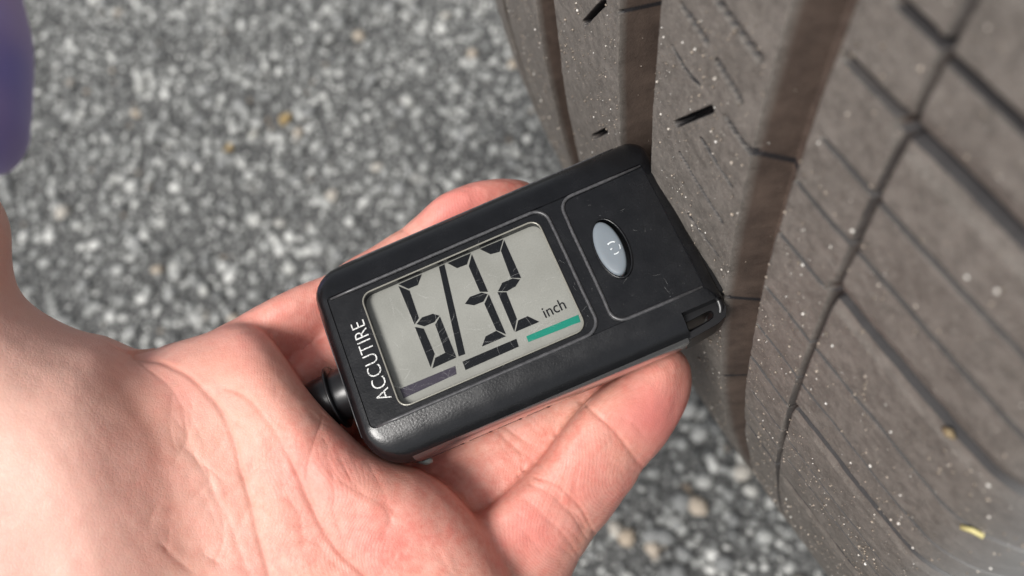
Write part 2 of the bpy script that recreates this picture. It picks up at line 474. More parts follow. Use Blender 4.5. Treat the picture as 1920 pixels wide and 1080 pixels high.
# grains of sand stuck in the rubber
mgn = Mat("sand_grain"); gt = mgn.attr("tone")
mgn.set(color=mgn.ramp(gt, [(0, (.18, .15, .12)), (.6, (.38, .32, .26)), (1, (.85, .84, .80))]), rough=.25, spec=.6)
ng = 17000
gw = rng.uniform(-139, 2, ng); gth = np.radians(rng.uniform(1, 27, ng))
dd = tread_depth(gw, gth); keep = (dd < .3) | (rng.random(ng) < .12); gw, gth, dd = gw[keep], gth[keep], dd[keep]; ng = len(gw)
dens = vnoise(np.stack([gw, gth * R0], -1), 6, 5); keep = rng.random(ng) < dens * 1.3; gw, gth, dd = gw[keep], gth[keep], dd[keep]; ng = len(gw)
gr = .05 + .17 * rng.random(ng) ** 6 + .03 * rng.random(ng)
nb_ = 45; gw = np.concatenate([gw, rng.uniform(-66, -6, nb_)]); gth = np.concatenate([gth, np.radians(rng.uniform(12, 25, nb_))])  # extra large grains, coloured bright to stand for sunlit glints
dd = tread_depth(gw, gth); gr = np.concatenate([gr, rng.uniform(.14, .27, nb_)]); keep = (dd < .3) | (np.arange(len(gw)) < ng); gw, gth, dd, gr = gw[keep], gth[keep], dd[keep], gr[keep]; nb_ = len(gw) - ng; ng = len(gw)
base_p = tyre_pt(gw, gth, dd - gr * .3)
Rm = rand_quat_mats(ng); v = ico_v[None] * (1 + .4 * (rng.random((ng, 12, 1)) - .5)); v = np.einsum('nij,nkj->nki', Rm, v) * gr[:, None, None] + base_p[:, None]
f = (ico_f[None] + (np.arange(ng) * 12)[:, None, None]).reshape(-1, 3)
link("sand_grains", mesh_np("sand_grains", in_tyre(v.reshape(-1, 3)), f, False, dict(tone=np.repeat(np.concatenate([rng.random(ng - nb_) ** 3.0, rng.uniform(.55, .9, nb_)]), 12))), mgn.m, tyre, kind="stuff")

def tube(path, r, seg=8, cap=True, closed=False, squash=None):
    """tube along a 3-D path (mm); r scalar or list"""
    path = np.asarray(path, float); n = len(path); rr = np.broadcast_to(np.asarray(r, float), (n,))
    V, Fc = [], []
    up = np.array([0, 0, 1.0])
    for i in range(n):
        t = (path[(i + 1) % n] - path[i - 1]) if closed else path[min(i + 1, n - 1)] - path[max(i - 1, 0)]
        t = t / (np.linalg.norm(t) + 1e-12)
        s1 = np.cross(t, up)
        if np.linalg.norm(s1) < .1: s1 = np.cross(t, [1, 0, 0])
        s1 /= np.linalg.norm(s1); s2 = np.cross(s1, t)
        for k in range(seg):
            a = 2 * math.pi * k / seg
            V.append(path[i] + rr[i] * (math.cos(a) * s1 + math.sin(a) * s2 * (squash or 1)))
    for i in range(n if closed else n - 1):
        j = (i + 1) % n
        for k in range(seg): Fc.append((i * seg + k, i * seg + (k + 1) % seg, j * seg + (k + 1) % seg, j * seg + k))
    if cap and not closed:
        Fc.append(tuple(range(seg))[::-1]); Fc.append(tuple((n - 1) * seg + k for k in range(seg)))
    return V, Fc
def arc(cx, cy, r, a0, a1, n=7):
    return [(cx + r * math.cos(math.radians(a0 + (a1 - a0) * k / (n - 1))), cy + r * math.sin(math.radians(a0 + (a1 - a0) * k / (n - 1)))) for k in range(n)]

# a piece of straw and a seed husk on the tyre shoulder
def on_tyre(px, py, lift):
    """first point of the tread seen in a direction (used to seat small debris)"""
    d = np.array([(px - 960) / F, (540 - py) / F, -1.0]); d /= np.linalg.norm(d)
    t = np.linspace(40, 220, 4000); P = d * t[:, None] - C0
    ax = P @ A; r = np.hypot(P @ S, P @ Z); rad, axx = crown(np.linspace(-120, 10, 900))
    rr = np.interp(ax, axx, rad); k = np.argmax(r < rr + lift); return d * t[k]
mst = Mat("straw"); mst.set(color=(.62, .55, .25), rough=.6)
pa = [on_tyre(1803, 988, .35), on_tyre(1823, 994, .35), on_tyre(1845, 1006, .35)]
V, Fc = tube(pa, .32, 6); link("straw_piece", mesh_np("straw_piece", world(np.array(V)), Fc), mst.m, None,
    label="short pale yellow straw piece lying on the lower tyre shoulder", category="straw")
msd = Mat("seed_husk"); msd.set(color=(.24, .18, .10), rough=.7)
pa = [on_tyre(1768, 802, .3), on_tyre(1780, 812, .5), on_tyre(1790, 822, .3)]
V, Fc = tube(pa, [.2, .5, .2], 7); link("seed_husk", mesh_np("seed_husk", world(np.array(V)), Fc), msd.m, None,
    label="small tan seed husk wedged beside a deep groove of the tyre", category="seed")

# ------------------------------------------------------------------ depth gauge (local frame: X length, Y up, Z out of the face; mm)
al = math.radians(19)
e_ = np.array([.918, .395, 0]); e_ /= np.linalg.norm(e_); k_ = np.array([.395, -.918, 0]); k_ /= np.linalg.norm(k_)
gv = -(math.cos(al) * k_ + math.sin(al) * np.array([0, 0, 1.])); gu = e_; gn = np.cross(gu, gv)
GO = P3(975, 560, 114.0)
Rg = np.stack([W @ gu, W @ gv, W @ gn], 1)
gw_ = world(GO)
gauge = thing("tread_depth_gauge", "black plastic digital tread depth gauge with grey display resting on the fingers", "depth gauge")
gm = Matrix.Identity(4)
for i in range(3):
    for j in range(3): gm[i][j] = Rg[i, j]
    gm[i][3] = gw_[i]
gauge.matrix_world = gm
def gmesh(name, V, Fc, mat, parent=gauge, smooth=True, **kw):
    return link(name, mesh_np(name, np.asarray(V, float) * MM, Fc, smooth), mat, parent, **kw)

mp = Mat("black_plastic")
g1 = mp.noise(3.2, 3, .6); g2 = mp.noise(.25, 4, .6); sc_ = mp.noise(1.0, 2, .5)
wv_ = mp.n("ShaderNodeTexNoise"); wv_.inputs["Scale"].default_value = 1.0; wv_.inputs["Detail"].default_value = 5
mp_map = mp.n("ShaderNodeMapping"); mp_map.inputs["Scale"].default_value = (.25, 3.5, 1); mp_map.inputs["Rotation"].default_value = (0, 0, .9)
mp.l(mp.co, mp_map.inputs["Vector"]); mp.l(mp_map.outputs[0], wv_.inputs["Vector"])
colp = mp.mix(mp.ramp(g2, [(.35, 0.), (.75, .5)]), (.0035, .0038, .0048), (.009, .0095, .0115))
dirt = mp.noise(5.5, 3, .65)
colp = mp.mix(mp.ramp(dirt, [(.68, 0.), (.76, .35)]), colp, (.20, .19, .18))
rp = mp.ramp(g2, [(.3, .17), (.7, .30)])
nrm = mp.bump(g1, .32, .07); nrm = mp.bump(wv_.outputs["Fac"], .10, .05, nrm)
mp.set(color=colp, rough=rp, spec=.5, normal=nrm)
mwe = Mat("worn_highlight_edge"); we = mwe.noise(2.2, 4, .7)
mwe.set(color=mwe.mix(mwe.ramp(we, [(.4, 0.), (.65, 1.)]), (.045, .045, .048), (.09, .09, .094)), rough=.3, spec=.6)
mgl = Mat("black_gloss"); mgl.set(color=(.010, .010, .011), rough=.3, spec=.5, normal=mgl.bump(mgl.noise(2.5), .1, .05))

CX, CY, HX, HY = -1.0, 1.35, 27.5, 16.0      # plan centre and half sizes
def rrect(cx, cy, hx, hy, rs, n=8):
    """rounded rectangle, rs = radii of TR, TL, BL, BR corners"""
    out = []
    for (sx, sy, a0), r in zip(((1, 1, 0), (-1, 1, 90), (-1, -1, 180), (1, -1, 270)), rs):
        out += arc(cx + sx * (hx - r), cy + sy * (hy - r), r, a0, a0 + 90, n)
    return out
def face_y(h):  # inset of the long sides (top bevel)
    return h
rings = []
# (height, inset long side, inset short side)
prof = [(-12.0, 2.6, 2.2), (-11.7, 1.5, 1.2), (-10.8, .8, .55), (-9, .45, .3), (-6, .15, .1), (-4.0, 0, 0), (-3.1, .12, .05), (-2.3, .45, .15),
        (-1.55, 1.05, .35), (-.95, 1.9, .6), (-.5, 2.9, .95), (-.18, 4.1, 1.4), (-.02, 5.1, 1.9), (.06, 5.5, 2.3), (-.12, 5.62, 2.4)]
for h, iy, ix in prof:
    r0 = 5.2; ci = min(iy, ix) + .45 * abs(iy - ix)
    rs = [max(.35, 3.4 - iy * .9), max(.5, 5.0 - iy * .85), max(.5, 6.2 - iy * .95), max(.35, 3.4 - iy * .9)]
    ring = rrect(CX, CY, HX - ix, HY - iy, rs)
    rings.append([(x, y, h) for x, y in ring])
N = len(rings[0]); V = [p for r in rings for p in r]; Fc = []
for i in range(len(rings) - 1):
    for k in range(N): Fc.append((i * N + k, i * N + (k + 1) % N, (i + 1) * N + (k + 1) % N, (i + 1) * N + k))
Fc.append(tuple(range(N))[::-1])
Fc.append(tuple((len(rings) - 1) * N + k for k in range(N)))
body = gmesh("case", V, Fc, mp.m)
def box_obj(cx, cy, cz, hx, hy, hz):
    bm = bmesh.new(); bmesh.ops.create_cube(bm, size=2)
    for v in bm.verts: v.co = Vector(((cx + v.co.x * hx) * MM, (cy + v.co.y * hy) * MM, (cz + v.co.z * hz) * MM))
    me = bpy.data.meshes.new("cutter"); bm.to_mesh(me); bm.free()
    return me
def cut(obj, cutters):
    tmp = []
    for me in cutters:
        c = bpy.data.objects.new("cutter", me); scn.collection.objects.link(c); c.parent = obj.parent; tmp.append(c)
        md = obj.modifiers.new("cut", 'BOOLEAN'); md.object = c; md.operation = 'DIFFERENCE'; md.solver = 'EXACT'
    bpy.context.view_layer.update()
    dg = bpy.context.evaluated_depsgraph_get()
    me = bpy.data.meshes.new_from_object(obj.evaluated_get(dg))
    obj.modifiers.clear(); old = obj.data; obj.data = me
    for c in tmp: bpy.data.objects.remove(c)
    me.polygons.foreach_set("use_smooth", np.ones(len(me.polygons), bool))
    return me
def prism(outline, z0, z1):
    n = len(outline); V = [(x * MM, y * MM, z0 * MM) for x, y in outline] + [(x * MM, y * MM, z1 * MM) for x, y in outline]
    Fc = [tuple(range(n))[::-1], tuple(range(n, 2 * n))] + [(k, (k + 1) % n, n + (k + 1) % n, n + k) for k in range(n)]
    me = bpy.data.meshes.new("cutter"); me.from_pydata(V, [], Fc); me.update(); return me
# button: ellipse, long axis slightly tilted
BCX, BCY = 14.95, 1.55
def ell(cx, cy, a, b, rot, n=40):
    c, s = math.cos(rot), math.sin(rot)
    return [(cx + a * math.cos(t) * c - b * math.sin(t) * s, cy + a * math.cos(t) * s + b * math.sin(t) * c) for t in (2 * math.pi * k / n for k in range(n))]
BR_ = math.radians(90 - 2)
lcd_hole = rrect(-7.2, 1.15, 14.1, 9.05, [1.5] * 4, 6)
me = cut(body, [prism(lcd_hole, -1.9, 2), prism(ell(BCX, BCY, 4.65, 2.28, BR_), -2.6, 2), box_obj(25.0, -15.2, -4, 5.3, 4.1, 12)])
bmx = bmesh.new(); bmx.from_mesh(me)
bmx.normal_update()
for ed in bmx.edges:
    if len(ed.link_faces) == 2 and ed.calc_face_angle(0) > math.radians(38): ed.smooth = False
for f_ in bmx.faces: f_.smooth = True
bmx.to_mesh(me); bmx.free()

# raised piping round the display and the button panel
zt = .03
p1 = [(-25.6, 11.5)] + [(x, 11.5) for x in np.linspace(-22, 4, 8)] + arc(6.3, 9.3, 2.2, 90, 0) + [(8.55, y) for y in np.linspace(6, -4, 4)] + arc(6.4, -6.7, 2.2, 0, -90) + [(x, -8.95) for x in np.linspace(3, -22, 8)] + [(-25.4, -8.95)]
p2 = [(24.0, 11.5), (18, 11.5)] + arc(12.9, 9.5, 2.0, 90, 180) + [(10.8, y) for y in np.linspace(6, -4, 4)] + arc(12.7, -6.9, 2.0, 180, 270) + [(18, -8.95), (23.9, -8.95)]
for p_ in (p1, p2):
    V, Fc = tube([(x, y, zt) for x, y in p_], [.16] + [.27] * (len(p_) - 2) + [.16], 8); gmesh("raised_line", V, Fc, mwe.m)

# display: recessed LCD, segments, clear cover with bevelled rim
mlc = Mat("lcd_glass"); nl = mlc.noise(4, 3, .6); nl2 = mlc.noise(.12, 3)
mlc.set(color=mlc.mix(.35, mlc.ramp(nl2, [(.35, (.265, .267, .255)), (.65, (.34, .342, .33))]), mlc.ramp(nl, [(.3, (.26, .26, .245)), (.7, (.37, .37, .35))])), rough=.6, spec=.3)
V = [(x, y, -1.5) for x, y in lcd_hole]; gmesh("display_panel", V, [tuple(range(len(V)))], mlc.m, smooth=False)
msg = Mat("lcd_segment"); msg.set(color=(.004, .005, .008), rough=.7, spec=.15)
msb = Mat("lcd_bar_violet"); msb.set(color=(.035, .028, .050), rough=.5, spec=.3)
mgr = Mat("lcd_bar_green"); mgr.set(color=(.0, .23, .17), rough=.5, spec=.3)
def unproj(px, py, h):
    d = np.array([(px - 960) / F, (540 - py) / F, -1.0]); t = ((GO + h * gn) @ gn) / (d @ gn); P = d * t - GO
    return P @ gu, P @ gv
SEG = {
 "digit_six": [[(248,378),(372,324),(350,382),(300,402)],[(248,388),(306,412),(356,558),(333,592)],[(344,590),(372,555),(430,535),(465,545),(438,580),(385,602)],
   [(335,605),(382,615),(440,748),(419,820)],[(468,550),(555,765),(495,740),(443,592)],[(428,826),(443,770),(498,742),(556,768)]],
 "slash_mark": [[(463,285),(492,272),(603,750),(568,762)]],
 "digit_three": [[(508,265),(632,212),(612,272),(560,292)],[(638,218),(724,418),(681,418),(622,282)],[(602,482),(628,445),(690,422),(722,430),(700,470),(650,490)],
   [(728,432),(820,645),(768,622),(705,482)],[(692,710),(712,655),(768,626),(820,655)]],
 "digit_two": [[(680,190),(805,138),(786,205),(738,218)],[(810,142),(901,345),(846,343),(793,200)],[(778,415),(800,370),(855,347),(895,352),(870,390),(825,415)],
   [(775,420),(822,420),(878,562),(864,630)],[(870,632),(885,570),(935,548),(998,578)]],
 "dark_bar": [[(588,790),(875,668),(888,710),(605,835)]],
 "violet_bar": [[(255,935),(550,812),(556,856),(275,985)]],
 "green_bar": [[(928,655),(1205,540),(1217,578),(940,686)]]}
for nm, polys in SEG.items():
    V, Fc = [], []
    for pl in polys:
        q = [unproj(660 + x / 2.841, 400 + y / 2.841, -1.45) for x, y in pl]; b0 = len(V); n = len(q)
        V += [(x, y, -1.46) for x, y in q] + [(x, y, -1.43) for x, y in q]
        Fc.append(tuple(b0 + n + k for k in range(n))); Fc += [(b0 + k, b0 + (k + 1) % n, b0 + n + (k + 1) % n, b0 + n + k) for k in range(n)]
    mm_ = bpy.data.meshes.new(nm); bm = bmesh.new()
    vs = [bm.verts.new(Vector(v) * MM) for v in V]
    for f_ in Fc: bm.faces.new([vs[i] for i in f_])
    bmesh.ops.recalc_face_normals(bm, faces=bm.faces); bm.to_mesh(mm_); bm.free()
    link(nm, mm_, {"violet_bar": msb.m, "green_bar": mgr.m}.get(nm, msg.m), gauge)
def text_mesh(name, s, size, pos, rot, mat, offset=0.0, ext=.015, xs=1.0, space=1.0, shear=0, parent=gauge):
    cu = bpy.data.curves.new("txt", 'FONT'); cu.body = s; cu.size = size; cu.extrude = ext; cu.offset = offset; cu.space_character = space; cu.shear = shear
    cu.resolution_u = 4
    to = bpy.data.objects.new("txt", cu); scn.collection.objects.link(to)
    bpy.context.view_layer.update(); dg = bpy.context.evaluated_depsgraph_get()
    me = bpy.data.meshes.new_from_object(to.evaluated_get(dg)); bpy.data.objects.remove(to)
    n = len(me.vertices); co = np.empty(n * 3); me.vertices.foreach_get("co", co); co = co.reshape(-1, 3)
    co[:, 0] *= xs
    c, s_ = math.cos(rot), math.sin(rot)
    out = np.stack([co[:, 0] * c - co[:, 1] * s_ + pos[0], co[:, 0] * s_ + co[:, 1] * c + pos[1], co[:, 2] + pos[2]], -1) * MM
    me.vertices.foreach_set("co", out.ravel()); me.name = name; me.update(); me.materials.clear()
    return link(name, me, mat, parent)
text_mesh("unit_text", "inch", 2.45, (2.15, -3.75, -1.42), math.radians(2), msg.m, xs=.88)
mw = Mat("worn_white_print"); wn = mw.noise(5, 4, .7)
mw.set(color=mw.mix(mw.ramp(wn, [(.38, 0.), (.52, 1.)]), (.10, .10, .10), (.78, .78, .76)), rough=.6)
text_mesh("brand_text", "ACCUTIRE", 3.05, (-21.95, -5.95, .0), math.radians(90.5), mw.m, offset=-.035, ext=.03, xs=.86, space=1.02)
# clear cover
mc = bpy.data.materials.new("clear_cover"); mc.use_nodes = True; t_ = mc.node_tree
for n_ in list(t_.nodes): t_.nodes.remove(n_)
out_ = t_.nodes.new("ShaderNodeOutputMaterial"); mx = t_.nodes.new("ShaderNodeMixShader"); tr = t_.nodes.new("ShaderNodeBsdfTransparent"); gl = t_.nodes.new("ShaderNodeBsdfGlossy")
fr = t_.nodes.new("ShaderNodeFresnel"); fr.inputs["IOR"].default_value = 1.33; gl.inputs["Roughness"].default_value = .12
tr.inputs[0].default_value = (.97, .97, .95, 1)
t_.links.new(fr.outputs[0], mx.inputs[0]); t_.links.new(tr.outputs[0], mx.inputs[1]); t_.links.new(gl.outputs[0], mx.inputs[2]); t_.links.new(mx.outputs[0], out_.inputs[0])
cov = rrect(-7.2, 1.15, 13.95, 8.9, [1.4] * 4, 6)
V = [(x, y, .12) for x, y in cov]; gmesh("clear_cover", V, [tuple(range(len(V)))], mc, smooth=False)
mri = Mat("cover_rim"); mri.set(color=(.30, .29, .25), rough=.22, spec=.6, metal=.3)
rim = rrect(-7.2, 1.15, 14.08, 9.03, [1.5] * 4, 6)
V, Fc = tube([(x, y, .08) for x, y in rim], .13, 8, closed=True); gmesh("cover_rim", V, Fc, mri.m)
# hairline scratches and dust on cover and case
msc = bpy.data.materials.new("hairline_scratch"); msc.use_nodes = True; t_ = msc.node_tree; b_ = t_.nodes["Principled BSDF"]
b_.inputs["Base Color"].default_value = (.62, .62, .6, 1); b_.inputs["Roughness"].default_value = .4; b_.inputs["Alpha"].default_value = .18
def scratches(name, n, x0, x1, y0, y1, z, wmax, lmax, bias):
    V, Fc = [], []
    for k in range(n):
        x = rnd.uniform(x0, x1); y = y0 + (y1 - y0) * (rnd.random() ** bias); a = rnd.uniform(0, math.pi); L = rnd.uniform(.3, lmax); c = rnd.uniform(-.5, .5) / L
        wd = rnd.uniform(.012, wmax); m_ = 5; b0 = len(V)
        for j in range(m_):
            ww = wd * math.sin(math.pi * (j + .4) / (m_ - .2)) + .003
            V += [(x - math.sin(a) * ww, y + math.cos(a) * ww, z + .002 * (k % 7)), (x + math.sin(a) * ww, y - math.cos(a) * ww, z + .002 * (k % 7))]
            x += math.cos(a) * L / m_; y += math.sin(a) * L / m_; a += c * L / m_ * 2
        Fc += [(b0 + 2 * j, b0 + 2 * j + 1, b0 + 2 * j + 3, b0 + 2 * j + 2) for j in range(m_ - 1)]
    for k in range(n):
        x = rnd.uniform(x0, x1); y = rnd.uniform(y0, y1); r = rnd.uniform(.015, .05); b0 = len(V)
        V += [(x + r * math.cos(q), y + r * math.sin(q), z + .02) for q in (0, 1.2, 2.5, 3.8, 5)]; Fc.append(tuple(range(b0, b0 + 5)))
    gmesh(name, V, Fc, msc, smooth=False, kind="stuff")
scratches("cover_scratches", 95, -20, 5, -7, 6, .13, .035, 5.0, 1.5)
scratches("case_scratches", 60, -24, 23, -8.6, 11, .0, .02, 1.6, 1)

# rubbed top edge; the left tube paints the end's highlight in pale grey
for pth in ([(x, CY + HY - .42, -2.3) for x in np.linspace(-23, 22, 12)], [(-28.35, y, -2.3) for y in np.linspace(11, -9, 8)]):
    V, Fc = tube(pth, [.05] + [.13] * (len(pth) - 2) + [.05], 6); gmesh("rubbed_highlight_edge", V, Fc, mwe.m)
# button
mb = Mat("grey_button"); mb.set(color=(.19, .215, .24), rough=.45, spec=.4, sss=.05)
V, Fc = [], []
lv = [(-2.4, 1.0), (-.1, 1.0), (.18, .97), (.34, .90), (.43, .78), (.47, .5), (.48, .15)]
for h, s_ in lv: V += [(x, y, h) for x, y in ell(BCX - .35, BCY + .05, 4.35 * (1 - (1 - s_) * .55) if s_ > .7 else 4.35 * s_, 1.95 * s_, BR_)]
for i in range(len(lv) - 1):
    for k in range(40): Fc.append((i * 40 + k, i * 40 + (k + 1) % 40, (i + 1) * 40 + (k + 1) % 40, (i + 1) * 40 + k))
Fc.append(tuple((len(lv) - 1) * 40 + k for k in range(40)))
btn = gmesh("button", V, Fc, mb.m)
V, Fc = tube([(x, y, .0) for x, y in ell(BCX, BCY, 4.75, 2.38, BR_)], .18, 8, closed=True); gmesh("button_surround", V, Fc, mp.m)
mk = Mat("silver_print"); mk.set(color=(.72, .76, .78), rough=.3)
V, Fc = [], []
def stroke(pts, r, z):
    v, f_ = tube([(x, y, z) for x, y in pts], r, 5, squash=.15); b0 = len(V); V.extend(v); Fc.extend([tuple(i + b0 for i in q) for q in f_])
stroke(arc(15.1, 1.3, .95, 125, 50), .13, .49); stroke(arc(15.1, 1.3, .95, 10, -35), .07, .49); stroke(arc(15.1, 1.3, .95, -60, -110), .11, .49); stroke([(14.6, 1.25), (14.95, 1.3)], .12, .49)
link("button_symbol", mesh_np("button_symbol", np.array(V) * MM, Fc), mk.m, btn)

# lanyard loop in the cut corner
lp = [(19.4, -13.6, -4), (21.5, -13.55, -3.9), (23.6, -13.4, -3.6), (24.9, -12.9, -3.2), (25.5, -12.0, -2.9), (25.6, -10.9, -2.6)]
V, Fc = tube(catmull(lp, 4, False), .6, 10); gmesh("lanyard_loop", V, Fc, mgl.m)
outer = [(19.45, -11.05), (21.5, -10.95), (23.6, -10.85), (25.2, -10.7), (26.1, -11.3), (26.25, -12.4), (25.6, -13.5), (24.2, -14.05), (21.6, -14.35), (19.45, -14.55)]
inner = [(20.1, -12.15), (21.4, -12.05), (22.6, -11.95), (23.6, -11.9), (24.0, -12.05), (24.05, -12.5), (23.75, -13.0), (23.1, -13.2), (21.6, -13.4), (20.1, -13.55)]
n = len(outer); V = []
for z_, sc2 in ((-2.55, .97), (-2.9, 1.0), (-8.5, 1.0)):
    V += [(22.9 + (x - 22.9) * sc2, -12.6 + (y + 12.6) * sc2, z_) for x, y in outer]
for z_, sc2 in ((-2.55, 1.06), (-2.9, 1.0), (-8.5, .95)):
    V += [(22.1 + (x - 22.1) * sc2, -12.7 + (y + 12.7) * sc2, z_) for x, y in inner]
Fc = []
for k in range(n):
    q = (k + 1) % n
    for a0_ in (0, 1): Fc.append((a0_ * n + k, (a0_ + 1) * n + k, (a0_ + 1) * n + q, a0_ * n + q)); Fc.append((3 * n + a0_ * n + k, 3 * n + a0_ * n + q, 3 * n + (a0_ + 1) * n + q, 3 * n + (a0_ + 1) * n + k))
    Fc.append((k, q, 3 * n + q, 3 * n + k)); Fc.append((2 * n + k, 5 * n + k, 5 * n + q, 2 * n + q))
gmesh("loop_block", V, Fc, mgl.m, smooth=False)
V, Fc = tube([(19.75, -11.2, -.9), (19.75, -12.6, -1.6), (19.75, -13.9, -3.3), (19.75, -14.2, -6)], .22, 6); gmesh("loop_edge", V, Fc, mgl.m)
# probe foot pressed into the tread, seen as the dark end strip
ft = rrect(0, 1.5, 11.5, 3.6, [1.2] * 4, 4)
V = [(26.0, y + .8, z - 6.2) for y, z in ft] + [(27.3, y + .8, z * .9 - 6.2) for y, z in ft]; n = len(ft)
gmesh("probe_base", V, [tuple(range(n)), tuple(range(n, 2 * n))[::-1]] + [(k, (k + 1) % n, n + (k + 1) % n, n + k) for k in range(n)], mgl.m, smooth=False)
# printed mirror strip along the lower long side
mss = Mat("side_strip"); mss.set(color=(.34, .34, .345), metal=.9, rough=.2, normal=mss.bump(mss.noise(1.2, 4), .12, .1))
V, Fc = [], []
xs = np.linspace(-22.5, 19.4, 30)
for x in xs: V += [(x, CY - HY + .40, -2.35), (x, CY - HY + .08, -3.1), (x, CY - HY - .03, -4.0), (x, CY - HY + .10, -6.5), (x, CY - HY + .40, -9.2), (x, CY - HY + .74, -10.8)]
for i in range(29):
    for k in range(5): Fc.append((i * 6 + k, (i + 1) * 6 + k, (i + 1) * 6 + k + 1, i * 6 + k + 1))
gmesh("side_strip", V, Fc, mss.m)
V, Fc = [], []
def sstroke(x0, z0, x1, z1, w_):
    b0 = len(V)
    def yy(z): return CY - HY + np.interp(-z, [4.6, 6.5, 9.2, 10.8], [-.03, .10, .40, .74]) - .05
    d = np.array([x1 - x0, z1 - z0]); L = np.linalg.norm(d); n_ = np.array([-d[1], d[0]]) / L * w_
    for (x, z) in ((x0 + n_[0], z0 + n_[1]), (x0 - n_[0], z0 - n_[1]), (x1 - n_[0], z1 - n_[1]), (x1 + n_[0], z1 + n_[1])): V.append((x, yy(z), z))
    Fc.append((b0, b0 + 1, b0 + 2, b0 + 3))
x = -22.5
for L in (7.2, 4.2, 4.4, 4.2):
    sstroke(x, -7.8, x + L - .5, -7.8, .30); sstroke(x + L - 1.1, -6.9, x + L - .2, -7.8, .10); sstroke(x + L - 1.1, -7.6, x + L - .7, -9.4, .12); x += L + .3
gmesh("side_marking", V, Fc, msg.m, smooth=False)
# knob at the butt end: stem, flange
def lathe_x(profile, cy, cz, seg=32):
    V, Fc = [], []
    for x, r in profile:
        for k in range(seg):
            a = 2 * math.pi * k / seg; V.append((x, cy + r * math.cos(a), cz + r * math.sin(a)))
    for i in range(len(profile) - 1):
        for k in range(seg): Fc.append((i * seg + k, i * seg + (k + 1) % seg, (i + 1) * seg + (k + 1) % seg, (i + 1) * seg + k))
    Fc.append(tuple(range(seg))); Fc.append(tuple((len(profile) - 1) * seg + k for k in range(seg))[::-1])
    return V, Fc
KY, KZ = -.6, -7.0
V, Fc = lathe_x([(-26.5, 4.3), (-29.0, 4.1), (-30.6, 3.9), (-31.0, 4.0), (-36.5, 3.6), (-37.2, 2.8)], KY, KZ); gmesh("plunger", V, Fc, mgl.m)
V, Fc = lathe_x([(-30.75, 3.8), (-30.8, 4.75), (-31.0, 4.95), (-31.25, 4.9), (-31.35, 3.8)], KY, KZ); gmesh("plunger_flange", V, Fc, mgl.m)
mgt = Mat("clear_tab"); mgt.set(color=(.30, .38, .36), rough=.15, spec=.6)
V, Fc = tube([(-23.9, -13.2, -11.5), (-22.6, -13.9, -12.2), (-21.8, -14.1, -12.4)], [.5, .65, .3], 7); gmesh("clear_tab", V, Fc, mgt.m)

# ------------------------------------------------------------------ hand (solid field -> one continuous surface)
HS = 1.0
gxs = np.arange(-128, 34, HS); gys = np.arange(-95, 46, HS); gzs = np.arange(-158, -62, HS)
GX, GY, GZ = np.meshgrid(gxs, gys, gzs, indexing='ij'); GX = GX.astype(np.float32); GY = GY.astype(np.float32); GZ = GZ.astype(np.float32)
PX = 960 + F * GX / -GZ; PY = 540 - F * GY / -GZ
# 2-D signed distance maps in viewing angle, 6 px cells
mx0, my0, ms_ = -1500, -400, 6
MX, MY = np.meshgrid(np.arange(mx0, 1560, ms_), np.arange(my0, 2200, ms_))
def sdmap(pts, n=6):
    poly = catmull(pts, n); d = seg_dist(MX.astype(np.float32), MY.astype(np.float32), poly, True); d[inside(MX, MY, poly)] *= -1
    return d
def sample(mp_, px=None, py=None):
    px = PX if px is None else px; py = PY if py is None else py
    u = np.clip((px - mx0) / ms_, 0, MX.shape[1] - 1.001); v = np.clip((py - my0) / ms_, 0, MX.shape[0] - 1.001)
    iu = u.astype(np.int32); iv = v.astype(np.int32); fu = u - iu; fv = v - iv
    return (mp_[iv, iu] * (1 - fu) * (1 - fv) + mp_[iv, iu + 1] * fu * (1 - fv) + mp_[iv + 1, iu] * (1 - fu) * fv + mp_[iv + 1, iu + 1] * fu * fv)
def idw(ctrl):
    """smooth depth field from control points (px, py, depth)"""
    c = np.array(ctrl, float); near_ = np.hypot(c[:, 0] - 500, c[:, 1] - 800) < 900
    Aq = np.stack([np.ones(len(c)), c[:, 0] / 1000, c[:, 1] / 1000], 1) * np.where(near_, 1, .3)[:, None]
    k, *_ = np.linalg.lstsq(Aq, c[:, 2] * np.where(near_, 1, .3), rcond=None)
    num = 0; den = 0
    for x, y, d in ctrl:
        wq = 1 / (((PX - x) / 100) ** 2 + ((PY - y) / 100) ** 2 + 1.2) ** 1.5
        num = num + wq * (d - (k[0] + k[1] * x / 1000 + k[2] * y / 1000)); den = den + wq
    return k[0] + k[1] * np.clip(PX, -900, 1500) / 1000 + k[2] * np.clip(PY, -100, 1500) / 1000 + num / den
def slab(pts, ctrl, R, T):
    """rounded body: silhouette pts, front surface depth ctrl, edge radius R mm, half thickness T mm"""
    sd = sample(sdmap(pts)) * (-GZ / F)          # mm
    zc = idw(ctrl) + T                             # depth of mid-plane
    qx = sd + R; qz = np.abs(-GZ - zc) - (T - R)
    return np.sqrt(np.maximum(qx, 0) ** 2 + np.maximum(qz, 0) ** 2) + np.minimum(np.maximum(qx, qz), 0) - R
def smin(a, b, k):
    h = np.clip(.5 + .5 * (b - a) / k, 0, 1)
    return b * (1 - h) + a * h - k * h * (1 - h)
